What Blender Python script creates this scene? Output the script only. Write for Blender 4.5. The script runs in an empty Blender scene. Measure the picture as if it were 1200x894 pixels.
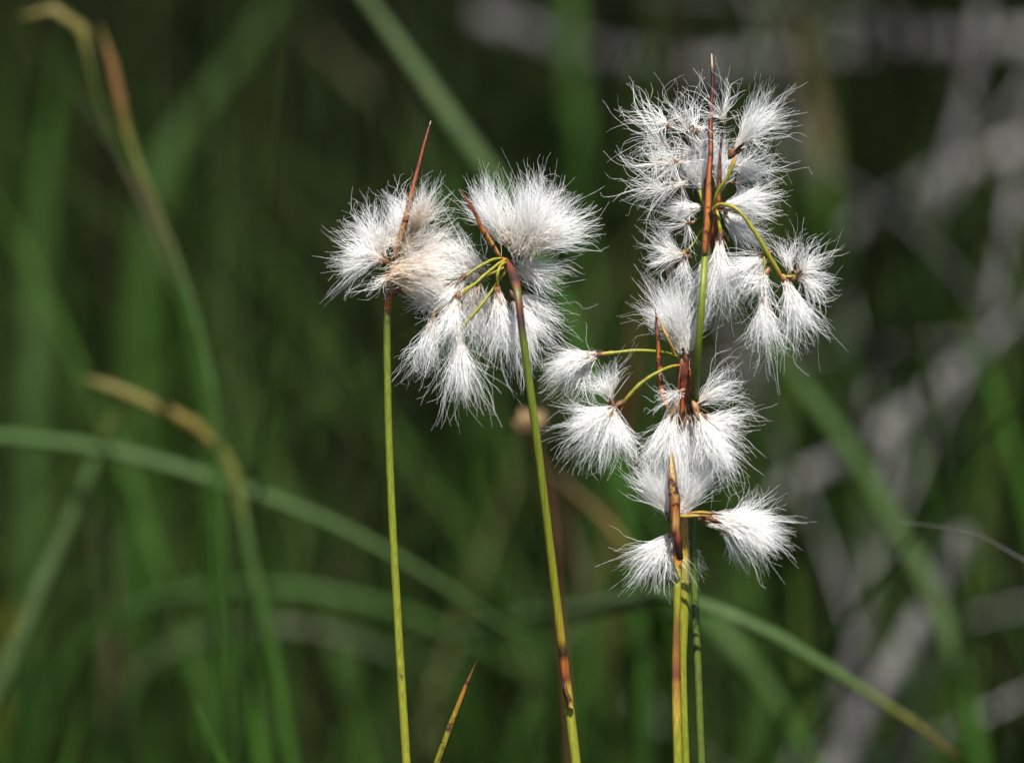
import bpy, math, random
import numpy as np
from mathutils import Vector

R = math.radians
rng = np.random.default_rng(7)
random.seed(7)
scene = bpy.context.scene
COL = scene.collection

# ------------------------------------------------------------------ camera
CAM_Z, PITCH = 0.60, R(10.0)
FWD = np.array([0.0, math.cos(PITCH), -math.sin(PITCH)])
UP = np.array([0.0, math.sin(PITCH), math.cos(PITCH)])
RIGHT = np.array([1.0, 0.0, 0.0])
CAM = np.array([0.0, 0.0, CAM_Z])
cd = bpy.data.cameras.new("camera")
cam = bpy.data.objects.new("camera", cd)
COL.objects.link(cam)
cam.location = CAM
cam.rotation_euler = (R(90) - PITCH, 0, 0)
cd.sensor_width = 36.0
cd.lens = 180.0
cd.clip_start = 0.01
cd.clip_end = 1000.0
cd.dof.use_dof = True
cd.dof.focus_distance = 1.0
cd.dof.aperture_fstop = 9.0
scene.camera = cam
PX = 0.2 / 1200            # metres per photo pixel one metre away

# ------------------------------------------------------------------ sky, sun, exposure
SUN_EL, SUN_AZ = R(66), R(165)       # azimuth measured clockwise from +Y
w = bpy.data.worlds.new("World")
scene.world = w
w.use_nodes = True
nt = w.node_tree
bg = nt.nodes["Background"]
sky = nt.nodes.new("ShaderNodeTexSky")
sky.sky_type = 'NISHITA'
sky.sun_disc = False
sky.sun_elevation = SUN_EL
sky.sun_rotation = SUN_AZ
sky.air_density = 1.0
sky.dust_density = 2.5
nt.links.new(sky.outputs[0], bg.inputs[0])
bg.inputs[1].default_value = 0.06
sl = bpy.data.lights.new("sun", 'SUN')
sun = bpy.data.objects.new("sun", sl)
COL.objects.link(sun)
sl.energy = 5.0
sl.angle = R(0.5)
sl.color = (1.0, 0.972, 0.93)
sdir = Vector((math.sin(SUN_AZ) * math.cos(SUN_EL), math.cos(SUN_AZ) * math.cos(SUN_EL), math.sin(SUN_EL)))
sun.rotation_euler = sdir.to_track_quat('Z', 'Y').to_euler()
sun.location = (0, 0, 5)
scene.view_settings.view_transform = 'Standard'
scene.view_settings.look = 'None'
scene.view_settings.exposure = 1.25
scene.view_settings.gamma = 1.0
scene.cycles.use_denoising = True
scene.cycles.max_bounces = 20
scene.cycles.diffuse_bounces = 16
scene.cycles.transmission_bounces = 16

# ------------------------------------------------------------------ helpers
def W(px, py, d=1.0):
    """Place of photo pixel (px, py) at d metres in front of the camera."""
    s = PX * d
    return CAM + FWD * d + RIGHT * ((px - 600) * s) + UP * ((447 - py) * s)

def V(dx, dy, dz=0.0):
    v = RIGHT * dx - UP * dy + FWD * dz
    return v / np.linalg.norm(v)

def new_mesh(name, verts, faces, col, mat, parent=None, smooth=True):
    me = bpy.data.meshes.new(name)
    verts = np.asarray(verts, dtype=np.float32).reshape(-1, 3)
    if parent is not None:
        verts = verts - np.array(ORIGIN[parent.name], dtype=np.float32)
    faces = np.asarray(faces, dtype=np.int32)
    me.vertices.add(len(verts))
    me.vertices.foreach_set("co", verts.ravel())
    n, k = faces.shape
    me.loops.add(n * k)
    me.loops.foreach_set("vertex_index", faces.ravel())
    me.polygons.add(n)
    me.polygons.foreach_set("loop_start", np.arange(0, n * k, k, dtype=np.int32))
    me.update(calc_edges=True)
    if smooth:
        me.polygons.foreach_set("use_smooth", np.ones(n, dtype=bool))
    if col is not None:
        a = me.color_attributes.new("Col", 'FLOAT_COLOR', 'POINT')
        c = np.ones((len(verts), 4), dtype=np.float32)
        c[:, :3] = col
        a.data.foreach_set("color", c.ravel())
    me.materials.append(mat)
    o = bpy.data.objects.new(name, me)
    COL.objects.link(o)
    if parent is not None:
        o.parent = parent
    return o

ORIGIN = {}
def thing(name, loc, label, cat, group=None):
    o = bpy.data.objects.new(name, None)
    COL.objects.link(o)
    o.location = loc
    o.empty_display_size = 0.02
    o["label"] = label
    o["category"] = cat
    if group:
        o["group"] = group
    ORIGIN[o.name] = tuple(loc)
    return o

def child(o, parent_mesh):
    """Hang a mesh (already relative to the thing's origin) under a part whose own frame is the thing's."""
    o.parent = parent_mesh

def spline(pts, n):
    """Smooth curve through pts (Hermite over chord length, so long gaps do not overshoot), n even samples."""
    p = np.asarray(pts, dtype=float)
    if len(p) == 2:
        return p[0] + (p[1] - p[0]) * np.linspace(0, 1, n)[:, None]
    h = np.linalg.norm(np.diff(p, axis=0), axis=1)
    s = np.diff(p, axis=0) / h[:, None]
    m = np.empty_like(p)
    m[1:-1] = (s[:-1] * h[1:, None] + s[1:] * h[:-1, None]) / (h[:-1] + h[1:])[:, None]
    m[0] = 1.5 * s[0] - 0.5 * m[1]
    m[-1] = 1.5 * s[-1] - 0.5 * m[-2]
    out = []
    for i in range(len(h)):
        t = np.linspace(0, 1, 24, endpoint=False)[:, None]
        out.append((2 * t ** 3 - 3 * t ** 2 + 1) * p[i] + (t ** 3 - 2 * t ** 2 + t) * h[i] * m[i] + (3 * t ** 2 - 2 * t ** 3) * p[i + 1] + (t ** 3 - t ** 2) * h[i] * m[i + 1])
    out.append(p[-1][None])
    s = np.vstack(out)
    L = np.r_[0, np.cumsum(np.linalg.norm(np.diff(s, axis=0), axis=1))]
    u = np.linspace(0, L[-1], n)
    return np.stack([np.interp(u, L, s[:, k]) for k in range(s.shape[1])], 1)

def ramp(t, stops):
    xs = [s[0] for s in stops]
    return np.stack([np.interp(t, xs, [s[1][k] for s in stops]) for k in range(3)], -1)

def frames(p, ref):
    t = np.gradient(p, axis=0)
    t /= np.linalg.norm(t, axis=1)[:, None] + 1e-12
    a = np.cross(t, ref)
    a /= np.linalg.norm(a, axis=1)[:, None] + 1e-12
    b = np.cross(a, t)
    return t, a, b

def wobble(p, amp):
    n = len(p)
    u = np.linspace(0, 1, n)[:, None]
    o = sum(rng.normal(0, 1, 3) * np.sin(u * k * 6.28 + rng.uniform(0, 6.28)) / k for k in (.7, 1.6, 3.1, 5.3))
    return p + (o - o[:1]) * amp * PX

def tube_arrays(p, r, sides=8, ref=FWD, squash=1.0, ridge=0.0):
    n = len(p)
    t, a, b = frames(p, ref)
    ang = np.arange(sides) * 2 * math.pi / sides
    rr = np.asarray(r)[:, None] * (1 + ridge * np.cos(ang * 3))[None, :]
    v = p[:, None, :] + rr[:, :, None] * (np.cos(ang)[None, :, None] * a[:, None, :] + squash * np.sin(ang)[None, :, None] * b[:, None, :])
    i = np.arange(n - 1)[:, None] * sides
    j = np.arange(sides)[None, :]
    j2 = (j + 1) % sides
    f = np.stack([i + j, i + j2, i + sides + j2, i + sides + j], -1).reshape(-1, 4)
    cap = [[0, 1, 2, 3][::-1]] if sides == 4 else []
    return v.reshape(-1, 3), f

def ribbon_arrays(p, wd, ref=FWD, roll=0.35, keel=0.28, thick=0.10):
    """A leaf: channelled ribbon with an upper and a lower skin, so it has real thickness."""
    n = len(p)
    t, a, b = frames(p, ref)
    if np.ndim(roll) == 0:
        roll = np.full(n, roll)
    ca, sa = np.cos(roll)[:, None], np.sin(roll)[:, None]
    x = a * ca + b * sa
    y = -a * sa + b * ca
    wv = np.asarray(wd)[:, None] * 0.5
    prof = [(-1, 0), (-.5, -.6 * keel), (0, -keel), (.5, -.6 * keel), (1, 0), (.5, -.6 * keel - thick), (0, -keel - thick * 1.5), (-.5, -.6 * keel - thick)]
    v = np.stack([p + x * wv * c + y * wv * s for c, s in prof], 1)
    k = len(prof)
    i = np.arange(n - 1)[:, None] * k
    j = np.arange(k)[None, :]
    j2 = (j + 1) % k
    f = np.stack([i + j, i + j2, i + k + j2, i + k + j], -1).reshape(-1, 4)
    return v.reshape(-1, 3), f

# ------------------------------------------------------------------ materials
def mat_new(name):
    m = bpy.data.materials.new(name)
    m.use_nodes = True
    nt = m.node_tree
    nt.nodes.clear()
    return m, nt, nt.nodes.new, nt.links.new

def mat_plant(name, rough=0.45, transl=0.2, vary=0.35, scale=(900, 900, 60), spec=0.5, blotch=None):
    m, nt, N, L = mat_new(name)
    out = N("ShaderNodeOutputMaterial")
    at = N("ShaderNodeAttribute"); at.attribute_name = "Col"
    tc = N("ShaderNodeTexCoord")
    mp = N("ShaderNodeMapping"); mp.inputs["Scale"].default_value = scale
    L(tc.outputs["Object"], mp.inputs["Vector"])
    no = N("ShaderNodeTexNoise"); no.inputs["Scale"].default_value = 1.0; no.inputs["Detail"].default_value = 4
    L(mp.outputs[0], no.inputs["Vector"])
    mr = N("ShaderNodeMapRange")
    mr.inputs["From Min"].default_value = 0.3; mr.inputs["From Max"].default_value = 0.7
    mr.inputs["To Min"].default_value = 1 - vary; mr.inputs["To Max"].default_value = 1 + vary
    L(no.outputs["Fac"], mr.inputs["Value"])
    mul = N("ShaderNodeVectorMath"); mul.operation = 'SCALE'
    L(at.outputs["Color"], mul.inputs[0]); L(mr.outputs[0], mul.inputs["Scale"])
    csrc = mul.outputs[0]
    if blotch:
        n2 = N("ShaderNodeTexNoise"); n2.inputs["Scale"].default_value = blotch[0]; n2.inputs["Detail"].default_value = 3
        L(tc.outputs["Object"], n2.inputs["Vector"])
        cr = N("ShaderNodeValToRGB")
        cr.color_ramp.elements[0].position = blotch[1]; cr.color_ramp.elements[0].color = (0, 0, 0, 1)
        cr.color_ramp.elements[1].position = blotch[1] + 0.06; cr.color_ramp.elements[1].color = (1, 1, 1, 1)
        L(n2.outputs["Fac"], cr.inputs[0])
        mx = N("ShaderNodeMix"); mx.data_type = 'RGBA'
        L(cr.outputs[0], mx.inputs[0]); L(csrc, mx.inputs[6]); mx.inputs[7].default_value = (*blotch[2], 1)
        csrc = mx.outputs[2]
    pb = N("ShaderNodeBsdfPrincipled")
    L(csrc, pb.inputs["Base Color"])
    pb.inputs["Roughness"].default_value = rough
    pb.inputs["Specular IOR Level"].default_value = spec
    bp = N("ShaderNodeBump"); bp.inputs["Strength"].default_value = 0.25; bp.inputs["Distance"].default_value = 0.0002
    L(no.outputs["Fac"], bp.inputs["Height"]); L(bp.outputs[0], pb.inputs["Normal"])
    if transl > 0:
        tr = N("ShaderNodeBsdfTranslucent"); L(csrc, tr.inputs["Color"])
        mx = N("ShaderNodeMixShader"); mx.inputs[0].default_value = transl
        L(pb.outputs[0], mx.inputs[1]); L(tr.outputs[0], mx.inputs[2]); L(mx.outputs[0], out.inputs[0])
    else:
        L(pb.outputs[0], out.inputs[0])
    return m

def mat_cotton():
    m, nt, N, L = mat_new("cotton_hair")
    out = N("ShaderNodeOutputMaterial")
    at = N("ShaderNodeAttribute"); at.attribute_name = "Col"
    df = N("ShaderNodeBsdfDiffuse"); L(at.outputs["Color"], df.inputs["Color"])
    tr = N("ShaderNodeBsdfTranslucent"); L(at.outputs["Color"], tr.inputs["Color"])
    mx = N("ShaderNodeMixShader"); mx.inputs[0].default_value = 0.5
    L(df.outputs[0], mx.inputs[1]); L(tr.outputs[0], mx.inputs[2])
    gl = N("ShaderNodeBsdfGlossy"); gl.inputs["Roughness"].default_value = 0.35
    mg = N("ShaderNodeMixShader"); mg.inputs[0].default_value = 0.06
    L(mx.outputs[0], mg.inputs[1]); L(gl.outputs[0], mg.inputs[2])
    L(mg.outputs[0], out.inputs[0])
    return m

def mat_bark():
    m, nt, N, L = mat_new("weathered_bark")
    out = N("ShaderNodeOutputMaterial")
    tc = N("ShaderNodeTexCoord")
    no = N("ShaderNodeTexNoise"); no.inputs["Scale"].default_value = 24; no.inputs["Detail"].default_value = 6
    L(tc.outputs["Object"], no.inputs["Vector"])
    cr = N("ShaderNodeValToRGB")
    cr.color_ramp.elements[0].position = 0.3; cr.color_ramp.elements[0].color = (0.03, 0.027, 0.028, 1)
    cr.color_ramp.elements[1].position = 0.65; cr.color_ramp.elements[1].color = (0.165, 0.160, 0.150, 1)
    L(no.outputs["Fac"], cr.inputs[0])
    pb = N("ShaderNodeBsdfPrincipled"); pb.inputs["Roughness"].default_value = 0.8; pb.inputs["Specular IOR Level"].default_value = 0.2
    L(cr.outputs[0], pb.inputs["Base Color"])
    bp = N("ShaderNodeBump"); bp.inputs["Strength"].default_value = 0.6; bp.inputs["Distance"].default_value = 0.002
    L(no.outputs["Fac"], bp.inputs["Height"]); L(bp.outputs[0], pb.inputs["Normal"])
    L(pb.outputs[0], out.inputs[0])
    return m

def mat_ground():
    m, nt, N, L = mat_new("bog_ground")
    out = N("ShaderNodeOutputMaterial")
    tc = N("ShaderNodeTexCoord")
    no = N("ShaderNodeTexNoise"); no.inputs["Scale"].default_value = 5; no.inputs["Detail"].default_value = 8
    L(tc.outputs["Object"], no.inputs["Vector"])
    cr = N("ShaderNodeValToRGB")
    cr.color_ramp.elements[0].position = 0.35; cr.color_ramp.elements[0].color = (0.022, 0.017, 0.011, 1)
    cr.color_ramp.elements[1].position = 0.65; cr.color_ramp.elements[1].color = (0.030, 0.040, 0.015, 1)
    L(no.outputs["Fac"], cr.inputs[0])
    pb = N("ShaderNodeBsdfPrincipled"); pb.inputs["Roughness"].default_value = 0.95; pb.inputs["Specular IOR Level"].default_value = 0.03
    L(cr.outputs[0], pb.inputs["Base Color"])
    bp = N("ShaderNodeBump"); bp.inputs["Strength"].default_value = 0.8; bp.inputs["Distance"].default_value = 0.02
    L(no.outputs["Fac"], bp.inputs["Height"]); L(bp.outputs[0], pb.inputs["Normal"])
    L(pb.outputs[0], out.inputs[0])
    return m

M_STEM = mat_plant("green_stem", 0.48, 0.0, 0.32, (3200, 3200, 70), spec=0.3, blotch=(330, 0.68, (0.06, 0.035, 0.010)))
M_BRACT = mat_plant("dry_bract", 0.5, 0.12, 0.5, (3400, 3400, 130), spec=0.3, blotch=(700, 0.55, (0.05, 0.014, 0.008)))
M_SCALE = mat_plant("papery_scale", 0.6, 0.2, 0.4, (1500, 1500, 700))
M_LEAF = mat_plant("grass_leaf", 0.5, 0.38, 0.3, (700, 700, 25), spec=0.12)
M_GRASS = mat_plant("meadow_grass", 0.6, 0.35, 0.35, (300, 300, 12), spec=0.04)
M_COTTON = mat_cotton()
M_BARK = mat_bark()
M_GROUND = mat_ground()

# ------------------------------------------------------------------ ground
def build_ground():
    n = 60
    u = np.linspace(-1, 1, n)
    g = np.sign(u) * np.abs(u) ** 3 * 300
    X, Y = np.meshgrid(g, g + 3)
    Z = 0.025 * np.sin(X * 3.1 + 1) * np.cos(Y * 2.7) + 0.015 * np.sin(X * 7.3 + Y * 5.1) - 0.03
    Z *= np.exp(-(X ** 2 + Y ** 2) / 900)
    v = np.stack([X, Y, Z], -1).reshape(-1, 3)
    i = np.arange(n - 1)[:, None] * n + np.arange(n - 1)[None, :]
    f = np.stack([i, i + 1, i + n + 1, i + n], -1).reshape(-1, 4)
    o = new_mesh("ground", v, f, None, M_GROUND)
    o["kind"] = "structure"
build_ground()

# ------------------------------------------------------------------ meadow grass behind (uncountable)
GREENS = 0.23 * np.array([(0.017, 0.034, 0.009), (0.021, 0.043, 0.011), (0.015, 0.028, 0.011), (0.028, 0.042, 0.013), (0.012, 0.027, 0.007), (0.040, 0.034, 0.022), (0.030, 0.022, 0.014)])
def grass_mass(name, n, xr, yr, hr, wr, seed, probs, lean=0.35):
    g = np.random.default_rng(seed)
    # tussocks
    m = max(8, n // 22)
    cx = g.uniform(xr[0], xr[1], m); cy = g.uniform(yr[0], yr[1], m)
    k = g.integers(0, m, n)
    x = cx[k] + g.normal(0, .05, n); y = cy[k] + g.normal(0, .05, n)
    y = np.maximum(y, yr[0])
    h = g.uniform(hr[0], hr[1], n)
    wd = g.uniform(wr[0], wr[1], n)
    az = g.uniform(0, 2 * math.pi, n)
    near = np.where(np.sin(az) < -.15, .35, 1.0)      # few blades flop towards the path
    ln = np.abs(g.normal(0, lean, n)) * near
    bend = g.uniform(0.0, 0.75, n) ** 2 * 1.2 * near
    S = 8
    t = np.linspace(0, 1, S)
    d = np.stack([np.cos(az), np.sin(az), np.zeros(n)], 1)
    hor = (ln[:, None] * t + bend[:, None] * t ** 3) * h[:, None]
    z = h[:, None] * (t - 0.35 * bend[:, None] * t ** 3) - 0.03
    p = np.stack([x[:, None] + d[:, 0:1] * hor, y[:, None] + d[:, 1:2] * hor, z], -1)
    tw = az + math.pi / 2 + g.normal(0, .5, n)
    side = np.stack([np.cos(tw), np.sin(tw), np.zeros(n)], 1)
    nor = np.stack([-np.sin(tw), np.cos(tw), np.zeros(n)], 1)
    prof = np.minimum(1, 0.55 + t * 1.6) * np.sqrt(np.clip(1 - t, 0, 1)) ** 0.9
    hw = wd[:, None] * 0.5 * prof[None, :] + 1e-5
    l = p - side[:, None] * hw[..., None]
    r = p + side[:, None] * hw[..., None]
    c = p + nor[:, None] * (hw * 0.5)[..., None]
    v = np.stack([l, c, r], 2).reshape(-1, 3)
    b = (np.arange(n) * S * 3)[:, None, None]
    i = (np.arange(S - 1) * 3)[None, :, None]
    j = np.arange(2)[None, None, :]
    q = b + i + j
    f = np.stack([q, q + 1, q + 4, q + 3], -1).reshape(-1, 4)
    ci = g.choice(len(GREENS), n, p=probs)
    col = GREENS[ci] * g.uniform(0.7, 1.25, n)[:, None]
    tip = np.array([0.05, 0.042, 0.018])
    mixt = (g.uniform(0, 0.7, n)[:, None] * (t[None, :] ** 4))[..., None]
    cc = col[:, None, :] * (1 - mixt) + tip * mixt
    cc = np.repeat(cc[:, :, None, :], 3, 2).reshape(-1, 3)
    o = new_mesh(name, v, f, cc, M_GRASS)
    o["kind"] = "stuff"
    o["category"] = "grass"
    return o
PR = [.26, .28, .18, .12, .12, .02, .02]
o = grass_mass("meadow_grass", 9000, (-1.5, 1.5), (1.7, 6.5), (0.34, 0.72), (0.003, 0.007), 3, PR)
o["label"] = "dark green blurred meadow grass filling the background"
GREENS = GREENS * np.array([5.4, 6.2, 3.6])
o = grass_mass("sedge_clumps", 1500, (-0.7, 0.7), (1.3, 2.1), (0.26, 0.56), (0.0022, 0.0042), 12, [.3, .3, .1, .2, .06, .02, .02], lean=.5)
o["label"] = "thin green sedge blades in loose clumps in front of the dark meadow"
GREENS = GREENS * 0.36
o = grass_mass("undergrowth_grass", 2600, (-1.0, 1.0), (0.55, 1.5), (0.08, 0.26), (0.002, 0.004), 4, PR)
o["label"] = "short green grass at the foot of the cottongrass stalks"

# ------------------------------------------------------------------ cottongrass
CREAM = np.array([0.82, 0.66, 0.46])
WHITE = np.array([0.97, 0.968, 0.96])
def hair_mesh(parent_thing, part, base, axis, L, spread, n, frizz=0.06, curl=0.0, bend=(0, 0, 0), core=9, clump=0.6, cream=0.2, rad=0.000044, lat=4):
    """Bristles of one spikelet. base / axis in world space, lengths in photo pixels at one metre."""
    S = 12
    t = np.linspace(0, 1, S)
    ax = axis
    e1 = np.cross(ax, FWD)
    if np.linalg.norm(e1) < 0.1:
        e1 = np.cross(ax, UP)
    e1 /= np.linalg.norm(e1); e2 = np.cross(ax, e1)
    n = int(n * 1.1)
    G = max(6, n // 6)
    th = R(spread * .88) * rng.uniform(0, 1, G) ** 0.62
    ph = rng.uniform(0, 2 * math.pi, G)
    def dirs(th, ph):
        return ax * np.cos(th)[:, None] + (e1 * np.cos(ph)[:, None] + e2 * np.sin(ph)[:, None]) * np.sin(th)[:, None]
    gd = dirs(th, ph)
    glen = rng.uniform(0.62, 1.1, G)
    gcv = rng.normal(0, 1, (G, 3))
    gi = rng.integers(0, G, n)
    free = rng.uniform(0, 1, n) < 0.25
    d = gd[gi] + rng.normal(0, 0.13, (n, 3)) * (1 + 0.8 * free[:, None])
    d /= np.linalg.norm(d, axis=1)[:, None]
    ln = L * PX * 0.98 * glen[gi] * rng.uniform(0.5, 1.1, n)
    stray = rng.uniform(0, 1, n) < 0.035
    ln = np.where(stray, ln * rng.uniform(1.0, 1.25, n), ln)
    s0 = (0.25 + rng.uniform(-0.35, 0.9, n)) * core * PX
    off = ax * s0[:, None] + rng.normal(0, lat * PX * 0.5, (n, 3))
    p = base + off[:, None, :] + d[:, None, :] * (ln[:, None] * t)[..., None]
    bv = np.asarray(bend, float)
    p = p + bv * (ln[:, None] * t ** 2)[..., None]
    # bow shared by the wisp, then each hair's own waviness
    cv = gcv[gi] * 0.11 + rng.normal(0, 1, (n, 3)) * (0.06 + 0.5 * frizz + 0.16 * stray[:, None])
    p = p + cv[:, None, :] * (ln[:, None] * t ** 2.2)[..., None]
    for k, am in ((1.0, 1.0), (2.1, 0.5), (3.3, 0.16)):
        A = rng.normal(0, 1, (n, 3)) * am
        phs = rng.uniform(0, 6.28, n)
        wv = np.sin(phs[:, None] + k * 2 * math.pi * t[None, :] * rng.uniform(.7, 1.2, n)[:, None]) - np.sin(phs)[:, None]
        p = p + A[:, None, :] * (wv * (ln * frizz)[:, None] * t ** 1.2)[..., None]
    if curl > 0:
        q = d[:, None, :] * 0
        c1 = np.cross(d, rng.normal(0, 1, (n, 3)))
        c1 /= np.linalg.norm(c1, axis=1)[:, None] + 1e-9
        p = p + c1[:, None, :] * (curl * ln[:, None] * t ** 3)[..., None] - d[:, None, :] * (0.4 * curl * ln[:, None] * t ** 4)[..., None]
    # draw wisps together towards their ends
    idx_first = np.zeros(G, dtype=int)
    order = np.argsort(gi, kind='stable')
    uq, first = np.unique(gi[order], return_index=True)
    lead = np.zeros(G, dtype=int); lead[uq] = order[first]
    k = (clump * t ** 1.3)[None, :, None] * (~free)[:, None, None]
    p = p * (1 - k) + p[lead[gi]] * k + rng.normal(0, 0.00018, (n, 1, 3)) * k
    # three-sided tubes
    tg = np.gradient(p, axis=1)
    tg /= np.linalg.norm(tg, axis=2)[..., None] + 1e-12
    rv = rng.normal(0, 1, (n, 1, 3))
    a = np.cross(tg, rv); a /= np.linalg.norm(a, axis=2)[..., None] + 1e-12
    b = np.cross(a, tg)
    r = rad * rng.uniform(0.75, 1.2, n)[:, None] * (1 - 0.75 * t)[None, :]
    vs = []
    for q in range(3):
        an = q * 2 * math.pi / 3
        vs.append(p + r[..., None] * (math.cos(an) * a + math.sin(an) * b))
    v = np.stack(vs, 2).reshape(-1, 3)
    bi = (np.arange(n) * S * 3)[:, None, None]
    i = (np.arange(S - 1) * 3)[None, :, None]
    j = np.arange(3)[None, None, :]
    j2 = (j + 1) % 3
    f = np.stack([bi + i + j, bi + i + j2, bi + i + 3 + j2, bi + i + 3 + j], -1).reshape(-1, 4)
    kk = (np.clip(1 - t / (0.55 if cream < .8 else .95), 0, 1) ** (1.5 if cream < .8 else 1.1))[None, :] * (cream * rng.uniform(0.4, 1.6, n))[:, None]
    kk = np.clip(kk, 0, 1)[..., None]
    cc = WHITE * (1 - kk) + CREAM * kk
    cc = cc * rng.uniform(0.93, 1.0, n)[:, None, None]
    cc = np.repeat(cc[:, :, None, :], 3, 2).reshape(-1, 3)
    o = new_mesh("bristles", v, f, cc, M_COTTON, parent_thing)
    o.parent = part
    o["kind"] = "stuff"

BROWNS = [(0.12, 0.052, 0.02), (0.06, 0.022, 0.012), (0.19, 0.095, 0.036), (0.25, 0.145, 0.065), (0.035, 0.015, 0.010)]
def scales_mesh(parent, base, axis, size, n, tone):
    """The little papery scales and receptacle at the foot of a spikelet."""
    vs, fs, cs = [], [], []
    off = 0
    e1 = np.cross(axis, FWD); e1 /= np.linalg.norm(e1) + 1e-9
    e2 = np.cross(axis, e1)
    # receptacle
    p = base + axis * (np.linspace(-0.55, 0.45, 7)[:, None] * size * PX)
    r = np.array([.02, .14, .20, .22, .19, .12, .01]) * size * PX
    v, f = tube_arrays(p, r, 6)
    c0 = np.array(BROWNS[tone % 5]) * 1.2
    vs.append(v); fs.append(f); cs.append(np.tile(c0, (len(v), 1))); off += len(v)
    for k in range(n):
        ph = rng.uniform(0, 6.28); th = rng.uniform(0.15, 0.75)
        rad = e1 * math.cos(ph) + e2 * math.sin(ph)
        st = base + axis * rng.uniform(-0.5, 0.25) * size * PX + rad * 0.12 * size * PX
        dr = axis * math.cos(th) + rad * math.sin(th)
        ln = size * PX * rng.uniform(0.5, 0.95)
        tt = np.linspace(0, 1, 6)
        q = st + dr * (tt[:, None] * ln) + axis * (tt[:, None] ** 2 * ln * 0.15)
        wd = ln * 0.25 * np.sin(math.pi * np.clip(tt * 0.85 + 0.13, 0, 1)) + 1e-5
        v, f = ribbon_arrays(q, wd, ref=rad + 0.01, roll=0.0, keel=0.35, thick=0.15)
        c = np.array(BROWNS[(tone + rng.integers(0, 3)) % 5]) * rng.uniform(0.8, 1.3)
        cc = c * (1 - 0.35 * tt[:, None])
        cs.append(np.repeat(cc, 8, 0)); vs.append(v); fs.append(f + off); off += len(v)
    return new_mesh("spikelet", np.vstack(vs), np.vstack(fs), np.vstack(cs), M_SCALE, parent)

def spikelet(parent, x, y, ax, L, spread, n, dz=0.0, size=15, ns=8, tone=0, **kw):
    """x, y photo pixels, ax = (right, down, away), dz millimetres behind the focal plane."""
    base = W(x, y, 1.0 + dz / 1000)
    a = V(*ax)
    part = scales_mesh(parent, base - a * size * .22 * PX, a, size * .85, int(ns * 1.2), tone)
    hair_mesh(parent, part, base, a, L, spread, n, **kw)

def tube(parent, name, pts, r, cols, n=40, mat=None, ridge=0.06, sides=10):
    """pts: (px, py, dz mm); r in photo pixels along stops; cols: stops (t, rgb)."""
    w3 = np.array([W(q[0], q[1], 1.0 + (q[2] if len(q) > 2 else 0) / 1000) for q in pts])
    p = spline(w3, n)
    t = np.linspace(0, 1, n)
    rr = np.interp(t, [s[0] for s in r], [s[1] for s in r]) * PX
    rr = rr * (.88 + rng.normal(0, .05, n))
    p = wobble(p, .5)
    v, f = tube_arrays(p, rr, sides, ridge=ridge)
    c = np.repeat(ramp(t, cols), sides, 0)
    return new_mesh(name, v, f, c, mat or M_STEM, parent)

def bract(parent, pts, wpx, cols, n=36, roll=0.3, keel=0.55, name="bract", label=None):
    w3 = np.array([W(q[0], q[1], 1.0 + (q[2] if len(q) > 2 else 0) / 1000) for q in pts])
    p = wobble(spline(w3, n), .7)
    t = np.linspace(0, 1, n)
    wd = np.interp(t, [s[0] for s in wpx], [s[1] for s in wpx]) * PX
    v, f = ribbon_arrays(p, wd, roll=roll, keel=keel, thick=0.45)
    o = new_mesh(name, v, f, np.repeat(ramp(t, cols), 8, 0), M_BRACT, parent)
    if label:
        o["label"] = label
    return o

G1 = (0.105, 0.125, 0.008); G2 = (0.075, 0.100, 0.008); G3 = (0.050, 0.075, 0.008); YG = (0.145, 0.145, 0.010)
OR = (0.27, 0.085, 0.015); RB = (0.13, 0.030, 0.010); DK = (0.025, 0.010, 0.007); TAN = (0.33, 0.19, 0.06); YO = (0.24, 0.165, 0.018); DR = (0.09, 0.022, 0.012)

def root_of(px, d=1.0, shift=0.0):
    q = W(px, 894, d)
    return np.array([q[0] + shift, q[1] - 0.03, -0.02])

def stem(parent, pts, root, r, cols, n=300):
    w3 = [W(q[0], q[1], 1.0 + (q[2] if len(q) > 2 else 0) / 1000) for q in pts]
    w3 = np.array(w3 + [root])
    p = wobble(spline(w3, n), .9)
    # cols given over the part inside the frame: distance in px from the top
    L = np.r_[0, np.cumsum(np.linalg.norm(np.diff(p, axis=0), axis=1))] / PX
    rr = np.interp(L, [s[0] for s in r], [s[1] for s in r]) * PX
    v, f = tube_arrays(p, rr, 10, ridge=0.07)
    return new_mesh("stem", v, f, np.repeat(ramp(L, cols), 10, 0), M_STEM, parent)

GRP = "cottongrass stalks with white tufts"
# --- left stalk
rt = root_of(484)
A = thing("cottongrass", rt, "cottongrass stalk farthest left, one red-brown bract pointing up above its creamy tuft", "plant", GRP)
stem(A, [(457, 318), (454, 360), (454, 460), (458, 580), (466, 730), (476, 894)], rt, [(0, 4.6), (50, 4.2), (600, 5.2), (2500, 7)],
     [(0, RB), (38, OR), (44, DR), (52, G3), (90, G2), (250, G1), (560, YG), (900, G1), (3000, G2)])
bract(A, [(452, 352), (462, 310, -2), (474, 262, -4), (486, 215, -3), (503, 144, 0)], [(0, 7), (.3, 9), (.6, 7), (.95, 4), (1, 1.0)],
      [(0, RB), (.3, TAN), (.5, OR), (.75, RB), (.93, RB), (.98, DK), (1, (.5, .45, .35))])
bract(A, [(460, 348, 2), (470, 335, 3), (482, 328, 4)], [(0, 5), (.6, 7), (1, 1)], [(0, DR), (.6, RB), (1, DK)], n=14)
spikelet(A, 447, 305, (-1, -.28, -.2), 62, 52, 420, dz=-3, ns=12, size=17, tone=2, cream=0.60, frizz=.07)
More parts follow.
